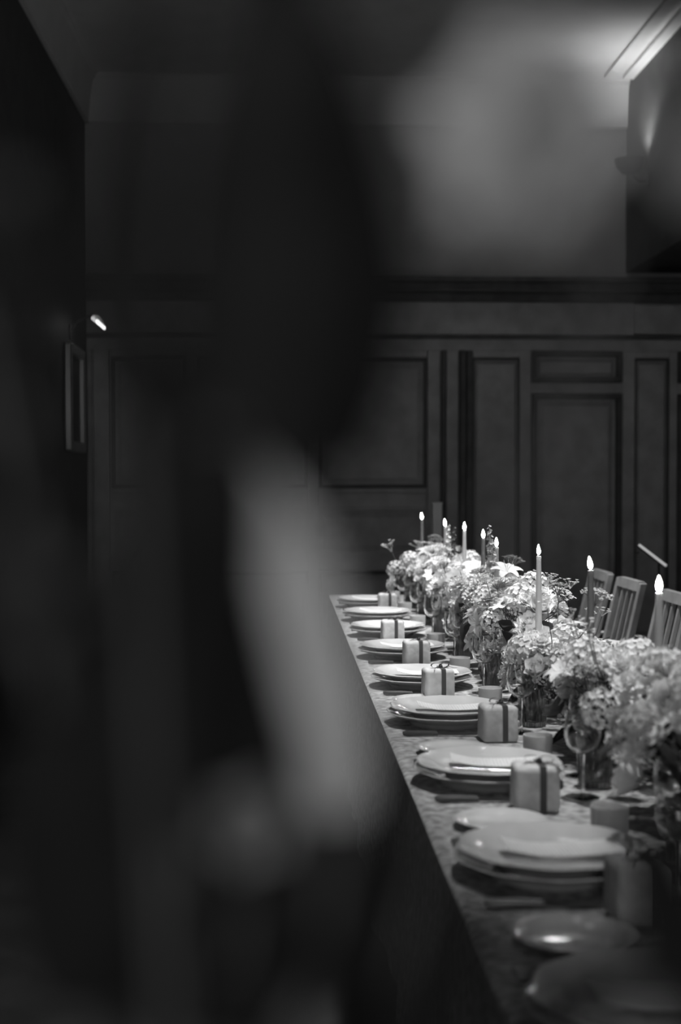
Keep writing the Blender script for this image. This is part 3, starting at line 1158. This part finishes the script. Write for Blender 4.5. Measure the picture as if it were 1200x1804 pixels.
# ------------------------------------------------------------------ reading lamp beyond the chairs
a_ = at(1124, 960, 8.3)
b_ = at(1172, 997, 8.3)
fx = at(1161, 1005, 8.3).x
rl = empty('reading_lamp', 'slim floor lamp with a tilted metal bar head beyond the chairs', 'floor lamp', (fx, 8.3, 0))
o_ = Vector((fx, 8.3, 0))
MB().lathe([(0, 0), (.12, 0), (.12, .012), (.02, .022), (0, .022)], 28).build('base', 'iron', rl)
MB().tube([(0, 0, .02), (0, 0, .80), (0, 0, b_.z + .03)], .007, 8).build('pole', 'iron', rl)
hd = MB()
d_ = (b_ - a_).normalized()
u_ = Vector((0, -1, 0))
n_ = d_.cross(u_).normalized()
va = []
for p in (a_ - o_, b_ - o_):
    for (su, sn) in ((-.02, -.012), (.02, -.012), (.02, .012), (-.02, .012)):
        va.append(p + u_ * su + n_ * sn)
hd.add(va, [(0, 1, 5, 4), (1, 2, 6, 5), (2, 3, 7, 6), (3, 0, 4, 7), (3, 2, 1, 0), (4, 5, 6, 7)])
hh = bevel(hd.build('lamp_head', 'brass', rl, smooth=False), .003)
va = []
for p in (a_ - o_, b_ - o_):
    for (su, sn) in ((.014, -.009), (.023, -.009), (.023, .004), (.014, .004)):
        va.append(p + u_ * su + n_ * sn)
MB().add(va, [(0, 1, 5, 4), (1, 2, 6, 5), (2, 3, 7, 6), (3, 0, 4, 7), (3, 2, 1, 0), (4, 5, 6, 7)]).build('glow_strip', 'strip', hh, smooth=False)
kp = at(1123, 973, 8.3) - o_
MB().lathe([(0, -.013), (.010, -.009), (.013, 0), (.010, .009), (0, .013)], 14, Matrix.Translation(kp)).build('knob', 'brass', rl)

# ------------------------------------------------------------------ slim plinth behind the far end of the table
pp = at(770, 885, 8.6)
pl = empty('plinth', 'slender square pale plinth post by the panelled end wall', 'plinth', (pp.x, pp.y, 0))
bevel(MB().box(-.11, .11, -.11, .11, 0, .04).build('base', 'plinth', pl, smooth=False), .004)
bevel(MB().box(-.028, .028, -.028, .028, .04, pp.z - .012).build('shaft', 'plinth', pl, smooth=False), .003)
bevel(MB().box(-.031, .031, -.031, .031, pp.z - .012, pp.z).build('cap', 'plinth', pl, smooth=False), .003)

# ------------------------------------------------------------------ picture and picture light on the left wall
pc = empty('framed_picture', 'dark painting in a gilt frame under a picture light', 'picture', (XL, 9.72, 1.55))
MB().box(.005, .02, -.30, .30, .06, .66).build('canvas', 'canvas', pc, smooth=False)
for (y0, y1, z0, z1) in ((-.36, -.29, 0, .72), (.29, .36, 0, .72), (-.29, .29, 0, .07), (-.29, .29, .65, .72)):
    bevel(MB().box(.0, .055, y0, y1, z0, z1).build('frame_bar', 'gilt', pc, smooth=False), .015, 3)
ta = at(169, 562, 9.42)
tb_ = at(189, 580, 9.86)
lx_ = (ta.x + tb_.x) / 2
lz = (ta.z + tb_.z) / 2
pl_ = empty('picture_light', 'brass picture light with a glowing tube above a gilt frame', 'picture light', (XL, 9.64, lz - .05))
MB().lathe([(0, 0), (.05, 0), (.05, .012), (0, .014)], 20, Matrix.Rotation(PI / 2, 4, 'Y')).build('wall_plate', 'brass', pl_)
ax = lx_ - XL
MB().tube([(0, 0, 0), (.06, 0, .07), (ax - .05, 0, .12), (ax - .01, 0, .085)], .007, 8).build('arm', 'brass', pl_)
shd = MB()
v = []
for y in (-.23, .23):
    for k in range(9):
        a = math.radians(20 + 140 * k / 8)
        v.append((ax - .005 + .038 * math.cos(a), y, .05 + .038 * math.sin(a)))
shd.add(v, [(i, i + 1, 9 + i + 1, 9 + i) for i in range(8)])
shd.build('shade', 'brass', pl_)
MB().tube([(ax, -.20, .048), (ax, .20, .048)], .013, 12).build('lamp_tube', 'tube', pl_)

# ------------------------------------------------------------------ uplighter on the bulkhead
up = empty('wall_uplighter', 'dark bowl uplighter on the bulkhead near the ceiling corner', 'wall light', (XB, 9.85, 3.45))
MB().lathe([(0, 0), (.06, .0), (.06, .012), (0, .016)], 20, Matrix.Rotation(-PI / 2, 4, 'Y')).build('wall_plate', 'iron', up)
MB().tube([(0, 0, 0), (-.06, 0, -.01), (-.11, 0, .03)], .010, 8).build('arm', 'iron', up)
MB().lathe([(.015, .0), (.06, .015), (.10, .06), (.115, .115), (.11, .115), (.095, .062), (.055, .022), (0, .012)], 28, Matrix.Translation((-.13, 0, .03))).build('bowl', 'iron', up)
MB().lathe([(0, 0), (.02, .01), (.03, .035), (.022, .06), (0, .07)], 16, Matrix.Translation((-.13, 0, .05))).build('bulb', 'lamp', up)
ul = bpy.data.lights.new('uplight_beam', 'SPOT')
ul.energy = UPLIGHT_W
ul.spot_size = math.radians(130)
ul.spot_blend = .7
ul.shadow_soft_size = .05
uo = bpy.data.objects.new('uplight_beam', ul)
COL.objects.link(uo)
uo.parent = up
uo.location = (-.13, 0, .16)
uo.rotation_euler = (PI, 0, 0)

# ------------------------------------------------------------------ tall arrangement right in front of the photographer
PB = (-.03, .36)
pd = empty('pedestal', 'dark wooden pedestal carrying the tall vase of leaves', 'pedestal', (PB[0], PB[1], 0))
bevel(MB().box(-.17, .17, -.13, .13, 0, .06).build('base', 'darkwood', pd, smooth=False), .006)
bevel(MB().box(-.13, .13, -.10, .10, .06, .78).build('shaft', 'darkwood', pd, smooth=False), .006)
bevel(MB().box(-.16, .16, -.13, .13, .78, .82).build('top', 'darkwood', pd, smooth=False), .006)
fa = empty('tall_flower_arrangement', 'tall vase of large dark leaves and pale blooms standing on the pedestal', 'flower arrangement', (PB[0], PB[1], .8205))
MB().lathe([(0, 0), (.05, 0), (.055, .008), (.045, .03), (.065, .10), (.075, .16), (.055, .24), (.06, .275), (.056, .275), (.051, .24), (.07, .16), (.06, .10), (0, .02)], 32).build('vase', 'bowl', fa)
FO = Vector(fa.location)
rnd = random.Random(55)
vr = lambda: Vector((rnd.uniform(-.03, .03), rnd.uniform(-.03, .03), .25))


def strap(name, pxs, Y0, Y1, wpx, m, twist=0.0):
    """a broad strap leaf or petal following photo pixels at its own distance"""
    n = len(pxs)
    mb = MB()
    v = []
    pts = []
    for i, (x, y) in enumerate(pxs):
        t = i / (n - 1)
        pts.append(at(x, y, Y0 + (Y1 - Y0) * t) - FO)
    for i, p in enumerate(pts):
        t = i / (n - 1)
        d = (pts[min(i + 1, n - 1)] - pts[max(i - 1, 0)]).normalized()
        sd = d.cross(Vector((0, -1, 0)))
        sd.normalize()
        sd = (sd + Vector((0, twist, 0))).normalized()
        Y = p.y + FO.y
        wd = wpx / FPX * Y / 2 * (math.sin(PI * (.12 + .86 * t) ** .9) ** .7)
        nn = d.cross(sd).normalized()
        for u in (-1, -.5, 0, .5, 1):
            v.append(p + sd * (wd * u) + nn * (wd * .25 * u * u))
    mb.add(v, [(i * 5 + j, i * 5 + j + 1, i * 5 + 6 + j, i * 5 + 5 + j) for i in range(n - 1) for j in range(4)])
    o = mb.build(name, m, fa)
    st = MB().tube([vr(), vr().lerp(pts[0], .6), pts[0]], .0018, 5, False).build('stem', 'stem', o)
    return o


def spl(*p):
    """smooth pixel polyline"""
    out = []
    n = len(p)
    for i in range(n - 1):
        p0, p1, p2, p3 = p[max(i - 1, 0)], p[i], p[i + 1], p[min(i + 2, n - 1)]
        for k in range(4):
            t = k / 4
            out.append(tuple(.5 * (2 * b + (c - a) * t + (2 * a - 5 * b + 4 * c - d) * t * t + (3 * b - a - 3 * c + d) * t ** 3) for a, b, c, d in zip(p0, p1, p2, p3)))
    out.append(p[-1])
    return out


# large dark leaves
strap('broad_leaf', spl((420, 900), (470, 600), (480, 250), (500, -120)), 0.288, 0.259, 330, 'leaf')
strap('broad_leaf', spl((560, 820), (600, 560), (590, 300), (560, 20)), 0.317, 0.288, 240, 'leaf')
strap('broad_leaf', spl((300, 1500), (260, 1200), (330, 950), (420, 780)), 0.302, 0.274, 330, 'leaf')
strap('broad_leaf', spl((480, 1700), (430, 1450), (380, 1200), (360, 950)), 0.331, 0.302, 300, 'leaf')
strap('broad_leaf', spl((560, 1780), (640, 1600), (720, 1470)), 0.324, 0.302, 160, 'leaf')
strap('broad_leaf', spl((150, 1790), (120, 1500), (90, 1250)), 0.310, 0.288, 260, 'leaf')
strap('broad_leaf', spl((1290, 1830), (1190, 1640), (1140, 1400)), 0.317, 0.288, 170, 'leaf')
strap('broad_leaf', spl((900, 1860), (1020, 1760), (1190, 1690)), 0.331, 0.302, 105, 'leaf')
strap('broad_leaf', spl((690, 1880), (770, 1740), (870, 1570)), 0.315, 0.29, 125, 'leaf')  # added as a dark veil where the near cloth lies in shade
strap('broad_leaf', spl((330, 1850), (250, 1650), (220, 1400)), 0.324, 0.295, 230, 'leaf')
strap('broad_leaf', spl((330, 1080), (285, 900), (265, 760), (285, 600)), .30, .27, 190, 'leaf')  # added to darken the end wall where little light reaches
strap('broad_leaf', spl((420, 1860), (460, 1760), (560, 1660)), .31, .29, 130, 'leaf')
strap('broad_leaf', spl((60, 1000), (70, 850), (95, 720)), .30, .28, 130, 'leaf')
strap('broad_leaf', spl((230, 720), (215, 480), (240, 200), (300, -60)), .28, .26, 150, 'leaf')
strap('broad_leaf', spl((30, 700), (60, 520), (70, 330)), .29, .27, 120, 'leaf')
# pale strap petals and blooms
strap('pale_petal', spl((600, 1440), (585, 1280), (545, 1100), (500, 940), (430, 800)), 0.302, 0.281, 135, 'pale')
for (kd, m, px, py, Y, sc, d) in [('rose', 'white', 960, 250, 0.259, 0.540, (-.5, -1, .1)), ('rose', 'pale', 1225, 290, 0.274, 0.252, (0, -1, 0)), ('rose', 'mid', 430, 1450, 0.302, 0.252, (.2, -1, .2)),
                                  ('rose', 'dim', 60, 1060, 0.270, 0.30, (0, -1, .2)), ('rose', 'dim', -10, 400, 0.288, 0.288, (.3, -1, .2)), ('rose', 'mid', 370, 770, 0.288, 0.216, (0, -1, .4))]:
    p = at(px, py, Y) - FO
    add_flower(fa, kd, m, p, d, sc, vr(), rnd)
